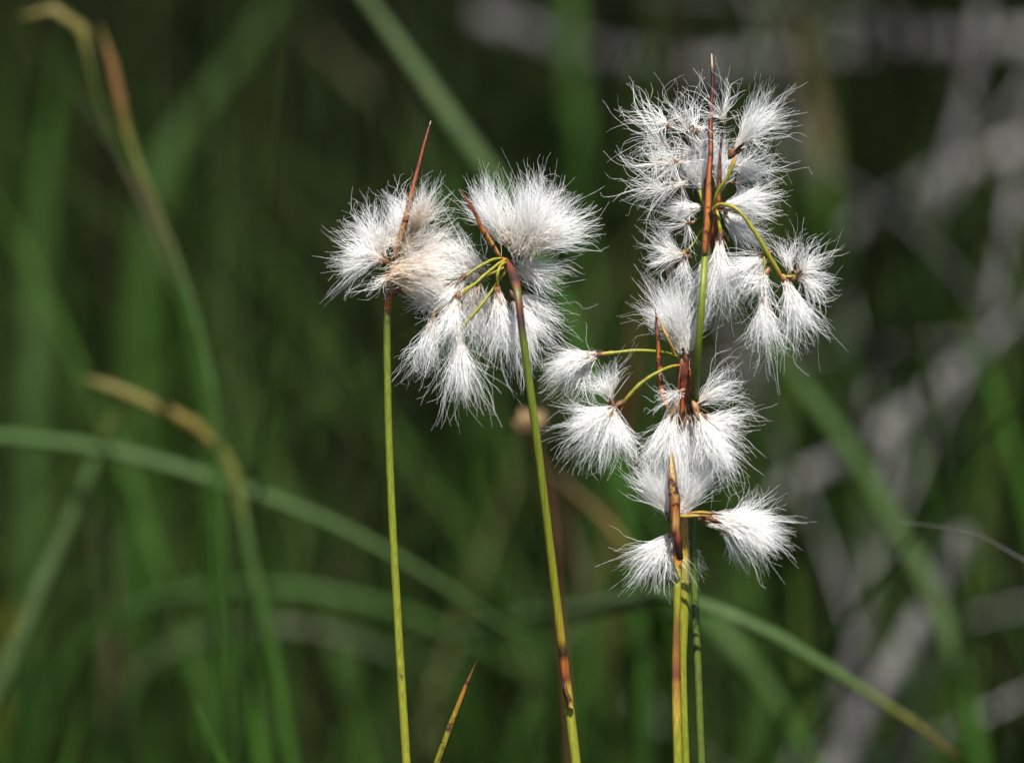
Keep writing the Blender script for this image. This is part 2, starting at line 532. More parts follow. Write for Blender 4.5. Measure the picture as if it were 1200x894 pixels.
spikelet(A, 450, 300, (-.4, -1, .1), 72, 42, 260, dz=2, cream=0.52, frizz=.09, curl=.15)
spikelet(A, 486, 272, (.2, -1, -.3), 58, 62, 420, dz=-2, ns=6, tone=3, cream=0.95, frizz=.08, core=14)
spikelet(A, 462, 322, (1, -.25, -.25), 78, 34, 620, dz=-4, ns=8, tone=2, cream=0.95, frizz=.06, bend=tuple(V(0, 1) * .18), core=14, lat=12)
spikelet(A, 478, 308, (.9, -.5, .1), 66, 45, 520, dz=2, ns=6, tone=3, cream=0.95, frizz=.07, core=14, lat=10)
spikelet(A, 470, 330, (.9, .35, .1), 75, 26, 330, dz=3, ns=6, tone=2, cream=0.95, frizz=.06, lat=8)
spikelet(A, 455, 322, (-.5, .8, 0), 46, 60, 40, dz=-2, ns=4, cream=0.69, frizz=.14)

spikelet(A, 473, 292, (.1, -.6, -1), 52, 62, 300, dz=0, ns=4, tone=3, cream=0.95, frizz=.08, core=8, lat=8)
spikelet(A, 468, 282, (0, -1, .3), 62, 36, 260, dz=4, ns=3, tone=3, cream=0.69, frizz=.09)

# --- second stalk
rt = root_of(686)
B = thing("cottongrass", rt, "cottongrass stalk second from the left, big white tuft fanning up over hanging ones", "plant", GRP)
stem(B, [(593, 303, -2), (598, 314, -5), (603, 328, -9), (606, 340, -12), (611, 380, -14), (622, 460, -13), (637, 580, -9), (651, 700, -4), (664, 810), (674, 894)], rt,
     [(0, 1.5), (14, 3.2), (32, 5), (55, 6.0), (72, 4.4), (500, 5.2), (560, 5.8), (2500, 7)],
     [(0, RB), (14, DR), (30, DR), (44, DK), (62, DK), (70, RB), (78, G3), (92, DR), (102, DK), (122, DK), (130, G3), (185, G2), (300, G1), (440, YG), (495, YO), (503, DK), (515, DK), (522, OR), (540, DR), (552, YO), (575, YG), (900, G1), (3000, G2)])
bract(B, [(594, 315, -1), (580, 294, -3), (566, 270, -6), (552, 246, -7), (536, 221, -7)], [(0, 5), (.4, 7), (.8, 4.5), (1, 1)], [(0, RB), (.35, TAN), (.5, OR), (.8, RB), (.95, DR), (1, DK)], roll=.5)
bract(B, [(661, 794, -1.2), (664, 812, -1.4), (668, 830, -1.0)], [(0, 1), (.3, 5), (1, 9)], [(0, DK), (.5, DR), (1, YO)], n=12, name="leaf_sheath")
for q in ([(590, 303, -2), (575, 305, -5), (556, 316, -7), (540, 329, -8)], [(592, 304, -3), (576, 315, -7), (558, 332, -9), (538, 350, -9)], [(594, 308, -3), (586, 313, -6), (583, 322, -7), (583, 340, -6)], [(596, 312, -2), (580, 335, -4), (558, 365, -6), (537, 392, -7)], [(594, 312, 0), (560, 330, 0), (530, 350, -1), (507, 372, -2)]):
    tube(B, "pedicel", q, [(0, 1.9), (.6, 2.2), (1, 1.6)], [(0, YO), (.4, YG), (.85, YG), (1, RB)], n=18, sides=8)
spikelet(B, 612, 292, (.35, -1, -.1), 84, 62, 1100, dz=0, ns=10, tone=2, cream=.5, frizz=.045, core=18, lat=16, clump=.5)
spikelet(B, 590, 280, (-.55, -1, -.1), 72, 34, 480, dz=-1, ns=8, tone=2, cream=.4, frizz=.05, core=14, lat=8)
spikelet(B, 622, 284, (1, -.32, 0), 64, 34, 520, dz=1, ns=8, tone=3, cream=.55, frizz=.05, core=18, lat=14, bend=tuple(V(0, -1) * .1))
spikelet(B, 630, 262, (.15, -1, .2), 74, 40, 60, dz=2, ns=3, frizz=.12, curl=.35, cream=.1)
spikelet(B, 606, 312, (1, .42, .2), 66, 40, 260, dz=3, ns=8, tone=1, cream=.45, frizz=.08, core=10, lat=10)
spikelet(B, 612, 345, (.75, .9, .2), 66, 34, 240, dz=4, cream=.2, frizz=.08)
spikelet(B, 584, 345, (.14, 1, 0), 88, 26, 420, dz=-6, ns=12, tone=0, cream=.4, frizz=.05, size=20)
spikelet(B, 603, 352, (.45, 1, .1), 86, 22, 240, dz=-1, ns=8, tone=1, cream=.35, frizz=.06, size=20)
spikelet(B, 540, 330, (-.5, .8, 0), 44, 36, 130, dz=-8, ns=8, tone=1, cream=.4, size=16)
spikelet(B, 535, 352, (-.25, 1, -.1), 66, 34, 300, dz=-9, ns=12, tone=0, cream=.35, frizz=.06, size=18)
spikelet(B, 537, 396, (.05, 1, -.1), 84, 23, 420, dz=-7, ns=8, tone=2, cream=.25, frizz=.06, size=16)
spikelet(B, 507, 374, (-.22, 1, 0), 82, 28, 210, dz=-2, ns=5, tone=3, cream=.35, frizz=.09)
spikelet(B, 520, 335, (-.75, .5, 0), 48, 44, 330, dz=1, ns=6, tone=3, cream=.5, lat=10)
spikelet(B, 560, 318, (-.8, -.3, .4), 60, 60, 330, dz=6, ns=6, tone=3, cream=.4, lat=14)
spikelet(B, 560, 345, (-.1, 1, .3), 72, 40, 380, dz=4, ns=6, tone=3, cream=.4, lat=14)

# --- tallest stalk
rt = root_of(826)
C = thing("cottongrass", rt, "tallest cottongrass stalk, long dark red bract rising through loose starry tufts at the top right", "plant", GRP)
stem(C, [(829, 268, -5), (827, 292, -7), (824, 335, -12), (820, 390, -12), (816, 440, -8), (814, 500, 3), (812, 590, 5), (814, 680, 4), (819, 790, 3), (823, 894, 2)], rt,
     [(0, 3.6), (24, 4.2), (300, 4.1), (600, 4.6), (2500, 6)],
     [(0, OR), (20, DR), (25, G2), (60, G1), (130, G2), (300, G3), (650, G3), (3000, G3)])
bract(C, [(826, 298, -8.5), (829, 250, -8), (832, 180, -6), (832, 120, -3), (831, 64, -2)], [(0, 8), (.2, 10), (.45, 6.5), (.8, 5), (.94, 4), (1, 1.5)],
      [(0, DK), (.05, OR), (.25, OR), (.45, (.22, .055, .02)), (.6, RB), (.78, DR), (.9, DK), (.93, DK), (.95, (.45, .32, .2)), (1, (.5, .4, .3))], roll=.2)
bract(C, [(833, 290, -.5), (840, 255, -1.5), (845, 215, -2), (848, 175, -2), (851, 134, -1)], [(0, 7), (.35, 8), (.6, 4), (.9, 2.5), (1, 1)], [(0, DR), (.3, OR), (.5, RB), (.8, DR), (1, DK)], roll=.4)
for q, rr in (([(836, 250, -3), (842, 226, -5), (853, 204, -6), (863, 182, -6)], 2.4), ([(835, 248, -4), (846, 240, -7), (862, 244, -9), (882, 268, -9), (900, 298, -8), (917, 326, -6)], 2.8),
              ([(839, 246, -3), (842, 258, -5), (844, 276, -5)], 2.2), ([(895, 290, -7), (897, 305, -8), (896, 325, -8), (895, 345, -8)], 1.7), ([(915, 322, -6), (926, 324, -6), (936, 322, -6)], 1.8), ([(830, 250, -1), (822, 232, 0), (818, 215, 1)], 2.0), ([(828, 262, 0), (815, 280, 0), (802, 298, 0)], 1.3)):
    tube(C, "pedicel", q, [(0, rr * .8), (.5, rr), (.9, rr * 1.2), (1, rr * .7)], [(0, YO), (.35, YG), (.85, YG), (1, OR)], n=26, sides=8)
spikelet(C, 863, 174, (.62, -.85, -.1), 76, 21, 330, dz=-6, ns=12, tone=0, size=24, cream=.25, frizz=.06, curl=.12, bend=tuple(V(1, 0) * .1))
spikelet(C, 850, 242, (1, -.16, -.1), 64, 24, 380, dz=-4, ns=8, tone=1, cream=.15, frizz=.05, size=16)
spikelet(C, 848, 250, (.75, .6, 0), 62, 34, 260, dz=0, ns=6, tone=1, cream=.2, frizz=.07)
spikelet(C, 822, 243, (-1, .15, 0), 44, 30, 260, dz=1, ns=6, tone=3, cream=.3, frizz=.06)
spikelet(C, 820, 222, (-.25, -1, -.1), 52, 36, 380, dz=1, ns=6, tone=3, cream=.25, size=18)
spikelet(C, 843, 222, (.25, -1, .1), 62, 30, 380, dz=1, ns=6, tone=2, cream=.2)
spikelet(C, 828, 200, (.2, -1, .2), 46, 50, 220, dz=4, ns=4, tone=3, cream=.2)
for (sx, sy, ax, L, sp, n) in ((783, 147, (-.6, -.7, -.2), 72, 100, 75), (805, 154, (-.1, -.8, -.4), 64, 110, 62), (780, 171, (-.9, -.1, 0), 68, 105, 66), (782, 221, (-1, .15, 0), 68, 95, 75),
                                (800, 215, (-.6, .4, -.3), 56, 105, 62), (848, 141, (-.1, -1, -.2), 68, 75, 55), (790, 190, (-.6, .2, .4), 56, 120, 55), (815, 180, (-.3, -.3, .4), 58, 120, 60),
        (770, 192, (-1, .1, -.2), 52, 100, 50), (815, 152, (.1, -1, .3), 60, 110, 55), (796, 190, (-.4, .3, -.5), 54, 120, 60), (868, 160, (.7, -.5, .4), 62, 100, 60), (862, 215, (1, .3, .3), 58, 100, 60), (826, 172, (.2, -.5, -.4), 46, 120, 40), (808, 262, (-.8, .3, .2), 56, 100, 60)):
    spikelet(C, sx, sy, ax, L * 1.2, sp, int(n * .82), dz=rng.uniform(-4, 3), size=11, ns=7, tone=3, cream=.35, frizz=.075, curl=.3, core=3, lat=2, clump=.4, rad=.000050)
spikelet(C, 860, 196, (1, .12, .1), 66, 52, 120, dz=1, ns=3, frizz=.1, curl=.45, cream=.1)
spikelet(C, 800, 300, (-1, -.15, -.1), 58, 56, 170, dz=0, ns=10, tone=0, size=17, cream=.35, frizz=.07, curl=.12)
spikelet(C, 802, 302, (.1, 1, -.1), 46, 40, 60, dz=0, ns=3, tone=2, cream=.3, frizz=.08)
spikelet(C, 844, 283, (-.05, 1, 0), 98, 15, 300, dz=-5, ns=10, tone=1, size=22, cream=.3, frizz=.05)
spikelet(C, 830, 300, (-.28, 1, .2), 76, 20, 190, dz=4, ns=5, tone=3, cream=.25, frizz=.06)
spikelet(C, 897, 300, (-.85, .6, 0), 66, 48, 260, dz=-7, ns=9, tone=0, size=16, cream=.3, frizz=.07)
spikelet(C, 896, 322, (-.4, .6, -.2), 56, 70, 130, dz=-8, ns=9, tone=2, size=16, cream=.4, frizz=.08, curl=.2)
spikelet(C, 895, 348, (0, 1, -.1), 78, 24, 330, dz=-8, ns=9, tone=2, size=16, cream=.3, frizz=.06)
spikelet(C, 921, 330, (.38, 1, 0), 76, 22, 420, dz=-6, ns=7, tone=2, size=14, cream=.25, frizz=.06)
spikelet(C, 936, 322, (.7, -.55, -.1), 60, 78, 150, dz=-6, ns=9, tone=2, size=17, cream=.35, frizz=.07, curl=.2)
spikelet(C, 938, 324, (.8, .7, -.1), 56, 44, 90, dz=-6, ns=4, tone=2, frizz=.08, curl=.3, cream=.2)
spikelet(C, 925, 318, (-.1, -1, .1), 55, 40, 60, dz=-4, ns=4, frizz=.1, curl=.2, cream=.2)

# --- middle stalk
rt = root_of(809)
E = thing("cottongrass", rt, "cottongrass stalk with tufts on side stems curving left, an orange bract beside them", "plant", GRP)
stem(E, [(803, 425, -1), (802, 470, -2), (801, 540, 1), (800, 620, 1), (801, 700, 0), (801, 790, 0), (804, 894, 0)], rt,
     [(0, 5), (40, 5), (150, 6), (240, 7.5), (300, 6.5), (350, 4.2), (600, 4.8), (2500, 6)],
     [(0, DR), (40, RB), (60, OR), (150, TAN), (225, YO), (260, YG), (330, YG), (480, G1), (3000, G2)])
bract(E, [(782, 478, -6), (778, 462, -6), (774, 425, -7), (770, 390, -7), (766, 358, -6)], [(0, 7), (.3, 8), (.7, 5.5), (1, 1.2)], [(0, OR), (.5, OR), (.8, RB), (.93, DK), (1, DK)], roll=.35)
bract(E, [(797, 400, 3), (792, 365, 3), (786, 330, 3), (780, 295, 2)], [(0, 6), (.5, 6.5), (.85, 4), (1, 1)], [(0, YO), (.4, YG), (.6, YO), (.8, OR), (.9, DR), (1, DK)], roll=.3)
bract(E, [(790, 415, -5), (783, 400, -7), (775, 382, -8), (768, 368, -7)], [(0, 4), (.5, 5), (1, .8)], [(0, YO), (.6, TAN), (1, OR)], n=16)
tube(E, "node", [(800, 412, -2), (802, 430, -3), (804, 455, -2), (803, 478, -1)], [(0, 3), (.3, 7), (.6, 6.5), (1, 4)], [(0, RB), (.3, DR), (.7, RB), (1, TAN)], n=20, mat=M_BRACT, ridge=.25, sides=12)
bract(E, [(812, 462, -6), (810, 440, -7), (808, 420, -6)], [(0, 3), (.5, 5), (1, 1)], [(0, RB), (.5, OR), (1, DR)], n=12)
bract(E, [(794, 468, -6), (795, 445, -7), (798, 425, -6)], [(0, 2), (.5, 4), (1, 1)], [(0, TAN), (.5, DR), (1, DR)], n=12)
tube(E, "pedicel", [(794, 418, -3), (778, 412, -6), (745, 410, -8), (703, 416, -8)], [(0, 1.8), (.6, 2.4), (1, 2.6)], [(0, YG), (.8, YG), (.95, YO), (1, RB)], n=26, sides=8)
tube(E, "pedicel", [(796, 428, -4), (778, 434, -8), (752, 450, -9), (729, 474, -9)], [(0, 1.8), (.6, 2.6), (1, 2.8)], [(0, OR), (.1, YO), (.3, YG), (.85, YG), (1, DR)], n=26, sides=8)
spikelet(E, 801, 412, (-.24, -1, -.1), 88, 22, 640, dz=-3, ns=10, tone=1, size=26, cream=.35, frizz=.045, core=14, lat=6)
spikelet(E, 792, 392, (-.6, -.8, .2), 56, 40, 200, dz=2, ns=3, cream=.15, frizz=.1, curl=.2)
spikelet(E, 808, 408, (.45, -1, .2), 66, 24, 110, dz=1, ns=4, cream=.2, frizz=.08)
spikelet(E, 698, 417, (-1, .22, 0), 62, 32, 420, dz=-8, ns=10, tone=1, size=19, cream=.4, frizz=.05, bend=tuple(V(0, 1) * .15))
spikelet(E, 690, 425, (-.6, 1, 0), 48, 34, 120, dz=-6, ns=3, cream=.3, frizz=.08)
spikelet(E, 720, 478, (-.85, .62, -.1), 76, 36, 460, dz=-9, ns=13, tone=0, size=22, cream=.3, frizz=.06)
spikelet(E, 719, 480, (.1, 1, -.1), 74, 34, 320, dz=-9, ns=9, tone=1, size=18, cream=.25, frizz=.07)
spikelet(E, 716, 470, (-.25, -1, 0), 58, 46, 170, dz=-7, ns=7, tone=3, size=18, cream=.3, frizz=.09, curl=.15)
spikelet(E, 790, 482, (-.32, 1, -.1), 74, 26, 480, dz=-8, ns=10, tone=2, size=22, cream=.35, frizz=.05, core=16)
spikelet(E, 818, 484, (.45, 1, -.1), 84, 25, 640, dz=-7, ns=12, tone=2, size=24, cream=.4, frizz=.055, core=14)
spikelet(E, 806, 486, (.02, 1, .1), 80, 24, 420, dz=-3, ns=10, tone=0, size=22, cream=.4, core=14)
spikelet(E, 818, 472, (.9, -.55, .1), 72, 44, 130, dz=-3, ns=6, tone=3, cream=.3, frizz=.08, curl=.3)
spikelet(E, 824, 490, (1, .25, 0), 66, 36, 160, dz=-4, ns=4, tone=3, cream=.2, frizz=.08, curl=.2)
spikelet(E, 796, 460, (-.5, .3, -.4), 44, 70, 70, dz=-8, ns=6, tone=2, cream=.4, frizz=.13, curl=.2)

# --- lowest stalk
rt = root_of(794, 1.0, -.004)
D = thing("cottongrass", rt, "lowest cottongrass head, mottled tan bract between four white tufts, brush-like one pointing right", "plant", GRP)
stem(D, [(794, 640, -4), (793, 700, -5), (791, 780, -5), (793, 894, -5)], rt,
     [(0, 5.5), (80, 4.2), (200, 5.4), (2500, 7)],
     [(0, DK), (15, OR), (30, YG), (65, YG), (95, (.10, .05, .01)), (130, (.17, .075, .014)), (150, DR), (160, (.17, .08, .014)), (190, YO), (225, YG), (900, YG), (3000, G1)])
bract(D, [(797, 655, -8), (793, 625, -10), (791, 590, -11), (788, 555, -11), (787, 528, -10)], [(0, 8), (.2, 13), (.6, 13), (.85, 9), (1, 2)],
      [(0, DK), (.06, DK), (.16, DR), (.28, (.16, .05, .02)), (.36, TAN), (.5, OR), (.62, TAN), (.8, TAN), (1, YO)], roll=.1, keel=.4, label="mottled tan bract with a black base")
tube(D, "pedicel", [(797, 606, -8), (808, 604, -10), (822, 604, -10), (832, 607, -9)], [(0, 2.4), (.6, 3.2), (1, 3)], [(0, YO), (.6, TAN), (1, RB)], n=16, sides=8)
bract(D, [(805, 602, -12), (825, 601, -13), (846, 603, -13)], [(0, 2), (.5, 5), (1, 1)], [(0, TAN), (.6, YO), (.85, DR), (1, DK)], n=14, name="scale")
bract(D, [(828, 606, -13), (836, 610, -14), (846, 615, -13)], [(0, 2), (.5, 6), (1, 1)], [(0, TAN), (.4, DR), (1, DK)], n=14, name="scale")
spikelet(D, 784, 604, (-.42, -1, 0), 74, 27, 620, dz=-7, ns=8, tone=4, size=18, cream=.25, frizz=.045, core=12)
spikelet(D, 799, 602, (.42, -1, .1), 70, 28, 560, dz=-5, ns=6, tone=2, size=16, cream=.45, frizz=.045, core=12)
spikelet(D, 794, 590, (0, -1, .2), 64, 22, 420, dz=-2, ns=4, tone=3, cream=.3, core=12)
spikelet(D, 836, 610, (1, .1, -.1), 76, 26, 1000, dz=-9, ns=10, tone=2, size=26, cream=.3, frizz=.045, bend=tuple(V(0, 1) * .22), core=18, lat=8)
spikelet(D, 850, 612, (.9, -.35, .1), 62, 30, 170, dz=-7, ns=3, cream=.1, frizz=.08, curl=.15)
spikelet(D, 850, 625, (.5, .8, .1), 46, 34, 90, dz=-5, ns=3, cream=.1, frizz=.09)
spikelet(D, 786, 628, (-.62, .72, 0), 68, 40, 420, dz=-6, ns=8, tone=4, size=15, cream=.25, frizz=.06)
spikelet(D, 788, 632, (.05, 1, .1), 60, 22, 150, dz=-3, ns=4, tone=1, cream=.2, frizz=.07)
spikelet(D, 806, 632, (.35, 1, .2), 50, 36, 60, dz=5, ns=4, tone=1, cream=.2, frizz=.1)

# ------------------------------------------------------------------ single leaves that can be told apart
def leaf(label, pts, wpx, cols, root=None, cat="grass blade", name="grass_blade", group=None, roll=.3, tipw=.12, n=60, mat=None, profile=None):
    """pts run from the tip to the frame edge: (px, py, distance m). width px as seen, cols over t from the tip."""
    pts = [(q[0], q[1], 1 + (q[2] - 1) * 2.3 if q[2] > 1.03 else q[2]) for q in pts]
    w3 = [W(*q) for q in pts]
    nin = len(w3)
    if root is None:
        d = w3[-1] - w3[-2]
        dn = d / np.linalg.norm(d)
        z = w3[-1][2]
        hx = np.clip(dn[0], -.5, .5) * 0.25 * z
        mid = w3[-1] * .55 + np.array([w3[-1][0] + hx, w3[-1][1] + .0, -.03]) * .45
        mid[0] += hx * .15
        root = np.array([w3[-1][0] + hx, w3[-1][1] + .01, -.03])
        w3 += [mid, root]
    elif root is not False:
        w3 += list(root)
    w3 = np.array(w3)
    p = spline(w3, n)
    L = np.r_[0, np.cumsum(np.linalg.norm(np.diff(p, axis=0), axis=1))]
    pin = np.linalg.norm(np.diff(spline(w3[:nin], 60), axis=0), axis=1).sum()
    t = np.clip(L / pin, 0, 1)
    dm = np.mean([q[2] for q in pts])
    full = wpx * .84 * PX * dm
    tt = L / L[-1]
    if profile is None:
        wd = full * np.clip(np.minimum(tipw + tt / 0.16 * (1 - tipw), 1), 0, 1) * (1 - .25 * np.clip((tt - .6) / .4, 0, 1))
    else:
        wd = full * np.interp(t, [s[0] for s in profile], [s[1] for s in profile])
    wd[0] = full * .03
    v, f = ribbon_arrays(p, wd, roll=roll, keel=.30, thick=.08)
    org = p[-1]
    c = np.repeat(ramp(t, cols), 8, 0) * np.array([0.66, 0.73, 0.58])
    o = new_mesh(name, v - org, f, c, mat or M_LEAF)
    o.location = org
    o["label"] = label
    o["category"] = cat
    if group:
        o["group"] = group
    return o

g1 = (0.050, 0.110, 0.018); g2 = (0.075, 0.125, 0.040); g3 = (0.030, 0.068, 0.012); g4 = (0.115, 0.155, 0.075); tan = (0.22, 0.17, 0.06); och = (0.16, 0.14, 0.035); brn = (0.24, 0.11, 0.055); pnk = (0.17, 0.12, 0.085); sat = (0.06, 0.14, 0.018)
BG = "blurred grass blades behind the cottongrass"
# the dry short blade in focus at the bottom
drt = W(490, 940, 1.0); drt[2] = -.03; drt[0] -= .02
leaf("short dry brown blade tip rising from the bottom edge between the two left stalks", [(561, 769, 1.0), (545, 806, 1.0), (528, 850, 1.0), (512, 894, 1.0)], 11, [(0, DK), (.05, DR), (.25, OR), (.6, YO), (1, YG)], root=[W(497, 940, 1.0), drt], mat=M_BRACT,
     profile=[(0, .1), (.1, .45), (.5, .8), (1, 1.0)], group=BG, roll=.2)
leaf("tan-tipped leaf bending over to the left at mid height, then running down green", [(95, 440, 1.10), (135, 456, 1.10), (185, 477, 1.10), (240, 507, 1.10), (270, 545, 1.10), (283, 600, 1.10), (302, 690, 1.10), (325, 790, 1.10), (342, 894, 1.10)], 19,
     [(0, tan), (.12, tan), (.25, (.23, .15, .04)), (.32, och), (.42, (.16, .17, .05)), (.5, g2), (.8, g1), (1, g1)], group=BG, roll=.2, profile=[(0, .6), (.06, .85), (.35, 1), (.5, .9), (.7, 1.1), (1, 1.1)])
leaf("reddish-brown dry leaf top standing at the upper left, its stalk running down green", [(116, 26, 1.09), (128, 62, 1.09), (138, 105, 1.09), (147, 150, 1.09), (168, 210, 1.09), (195, 275, 1.09), (222, 350, 1.09), (243, 430, 1.09), (256, 520, 1.09), (262, 640, 1.09)], 17,
     [(0, tan), (.08, brn), (.16, brn), (.2, och), (.26, (.16, .18, .05)), (.32, (.13, .10, .05)), (.5, g2), (.7, g2), (1, g1)], group=BG, profile=[(0, .6), (.1, .9), (.18, 1), (.25, .7), (.5, .75), (1, .5)])
leaf("curled tan leaf tip arching to the left in the top left corner", [(20, 20, 1.10), (45, 12, 1.10), (75, 14, 1.10), (96, 34, 1.10), (103, 66, 1.10), (113, 110, 1.10), (133, 165, 1.10), (174, 230, 1.10), (204, 310, 1.10), (233, 420, 1.10), (246, 520, 1.10), (252, 640, 1.10)], 19,
     [(0, tan), (.1, tan), (.15, och), (.19, (.08, .10, .03)), (.5, g1), (1, g1)], group=BG, profile=[(0, .5), (.05, .9), (.14, 1), (.18, .5), (.4, .3), (1, .4)])
leaf("thin dull leaf crossing diagonally to meet the brown leaf at the upper left", [(72, 85, 1.13), (100, 125, 1.13), (128, 160, 1.13), (152, 200, 1.13), (190, 290, 1.13), (225, 400, 1.13), (240, 560, 1.13)], 15, [(0, g3), (.2, (.09, .085, .06)), (.3, pnk), (.6, g3), (1, g3)], group=BG)
leaf("long grey-green leaf arching across the lower left from the left edge", [(640, 770, 1.12), (560, 712, 1.12), (470, 655, 1.12), (380, 608, 1.12), (270, 568, 1.12), (150, 532, 1.12), (60, 517, 1.12), (-40, 512, 1.12), (-130, 535, 1.12)], 21,
     [(0, g1), (.2, g2), (.6, g2), (1, g1)], group=BG, roll=-.5)
leaf("straight grey-green blade leaning right at the far left, crossing under the tan-tipped leaf", [(138, 478, 1.12), (108, 548, 1.12), (75, 625, 1.12), (35, 720, 1.12), (-5, 812, 1.12), (-40, 894, 1.12)], 25, [(0, och), (.1, g2), (.5, g4), (1, g2)], group=BG, roll=.1, profile=[(0, .7), (.2, .8), (1, 1.1)])
leaf("broad dim leaf arching low across the bottom left, under the long grey-green leaf", [(640, 800, 1.19), (560, 756, 1.19), (480, 720, 1.19), (390, 697, 1.19), (290, 688, 1.19), (200, 698, 1.19), (130, 725, 1.19), (70, 790, 1.19), (40, 894, 1.19)], 22, [(0, g1), (.3, g1), (.6, g3), (1, g3)], group=BG, roll=-.4)
leaf("brownish dim leaf lying under the broad arching leaf at the lower left", [(560, 800, 1.22), (440, 760, 1.22), (340, 735, 1.22), (240, 745, 1.22), (170, 780, 1.22), (130, 894, 1.22)], 26, [(0, g3), (.4, (.07, .075, .045)), (1, g3)], group=BG, roll=-.4)
leaf("pale grey-green diagonal blade above the left cottongrass heads", [(330, -150, 1.14), (380, -75, 1.14), (440, 15, 1.14), (490, 85, 1.14), (535, 150, 1.14), (580, 212, 1.14), (625, 290, 1.14), (670, 385, 1.14), (715, 520, 1.14), (745, 700, 1.14), (755, 894, 1.14)], 29, [(0, g4), (.3, g4), (.4, g2), (.6, g1), (1, g3)], group=BG, roll=.1, tipw=.3)
leaf("wide blurred upright leaf near the left edge, upper half", [(85, 30, 1.3), (66, 110, 1.3), (52, 210, 1.3), (44, 330, 1.3), (38, 520, 1.3), (30, 894, 1.3)], 42, [(0, g3), (.15, g1), (.4, g2), (1, g3)], group=BG, roll=.2)
leaf("wide hazy blade slanting down from the top toward the left", [(340, -30, 1.35), (290, 55, 1.35), (235, 130, 1.35), (190, 210, 1.35), (170, 330, 1.35), (165, 520, 1.35), (160, 894, 1.35)], 46, [(0, g2), (.25, g2), (.5, g1), (1, g3)], group=BG, roll=.2)
leaf("dim slanting blade left of the red-brown bract", [(350, 20, 1.42), (400, 75, 1.42), (460, 140, 1.42), (510, 230, 1.42), (535, 400, 1.42), (540, 894, 1.42)], 34, [(0, pnk), (.1, (.10, .09, .05)), (.3, g1), (1, g3)], group=BG)
leaf("tall blurred upright green blade between the two pairs of heads", [(666, -40, 1.36), (672, 80, 1.36), (680, 200, 1.36), (684, 320, 1.36), (690, 480, 1.36), (700, 894, 1.36)], 40, [(0, g2), (.3, g1), (.5, g2), (1, g3)], group=BG, roll=.15, tipw=.7)
leaf("long green blade bowing down the right side from below the starry tufts", [(890, 385, 1.17), (935, 446, 1.17), (990, 520, 1.17), (1045, 610, 1.17), (1090, 695, 1.17), (1122, 780, 1.17), (1148, 894, 1.17)], 33, [(0, g2), (.4, g2), (.7, g4), (.85, g1), (1, g1)], group=BG, roll=.25, tipw=.5)
leaf("light green leaf arching to the lower right, tip browned", [(1125, 888, 1.07), (1090, 860, 1.07), (1030, 820, 1.07), (960, 776, 1.07), (890, 735, 1.07), (820, 708, 1.07), (750, 705, 1.09), (690, 714, 1.12), (600, 728, 1.16), (500, 760, 1.2), (380, 894, 1.25)], 23,
     [(0, brn), (.025, och), (.06, g2), (.3, g4), (.6, g2), (.75, g2), (1, g1)], group=BG, roll=-.35, profile=[(0, .3), (.08, .8), (.3, 1), (.5, .95), (.7, .7), (1, .6)])
leaf("dim green leaf bending down below the light arching leaf at the lower right", [(985, 960, 1.17), (945, 880, 1.17), (900, 808, 1.17), (850, 745, 1.17), (810, 715, 1.18), (770, 720, 1.19), (730, 780, 1.2), (710, 894, 1.21)], 32, [(0, g1), (.3, g2), (.6, g1), (1, g3)], group=BG, roll=-.3, tipw=.6)
leaf("blurred upright leaf to the right of the starry tufts, lower half", [(985, 240, 1.4), (985, 360, 1.4), (983, 480, 1.4), (980, 620, 1.4), (984, 760, 1.4), (985, 894, 1.4)], 46, [(0, g3), (.3, sat), (.7, g1), (1, sat)], group=BG, roll=.1)
leaf("blurred upright leaf right of the tall dark bract, brownish at its top", [(925, -40, 1.36), (942, 60, 1.36), (958, 150, 1.36), (970, 240, 1.36), (980, 400, 1.37), (990, 894, 1.38)], 44, [(0, g2), (.1, (.15, .11, .06)), (.2, pnk), (.3, sat), (1, g3)], group=BG, roll=.1)
leaf("narrow green blade leaning out at the right edge", [(1120, 355, 1.2), (1140, 400, 1.2), (1165, 460, 1.2), (1188, 530, 1.2), (1212, 620, 1.2), (1240, 894, 1.2)], 27, [(0, och), (.1, sat), (.5, g1), (1, sat)], group=BG, roll=.2)
leaf("withered pinkish-brown leaf standing dim at the lower left", [(122, 590, 1.26), (124, 650, 1.26), (130, 730, 1.26), (138, 800, 1.26), (138, 894, 1.26)], 46, [(0, (.06, .06, .035)), (.3, (.065, .06, .04)), (.6, (.085, .06, .042)), (1, (.05, .05, .03))], group=BG, roll=.1, tipw=.5)
leaf("small bright green blade tip at the bottom, left of the left stalk", [(222, 815, 1.06), (235, 842, 1.06), (252, 875, 1.06), (270, 910, 1.06)], 15, [(0, och), (.2, sat), (1, sat)], group=BG)
leaf("short green blade tip at the bottom left leaning right", [(105, 812, 1.12), (94, 848, 1.12), (80, 890, 1.12), (70, 920, 1.12)], 24, [(0, g3), (.3, g1), (1, sat)], group=BG)
leaf("straight dim blade beside the lower part of the tan-tipped leaf", [(284, 715, 1.13), (287, 760, 1.13), (297, 830, 1.13), (306, 894, 1.13)], 24, [(0, och), (.15, g1), (1, sat)], group=BG, tipw=.6)
leaf("yellowing leaf at the left edge, low down", [(28, 625, 1.3), (22, 690, 1.3), (8, 740, 1.3), (-5, 820, 1.3), (-10, 894, 1.3)], 30, [(0, g1), (.2, (.22, .18, .02)), (.6, (.20, .17, .02)), (1, g1)], group=BG)
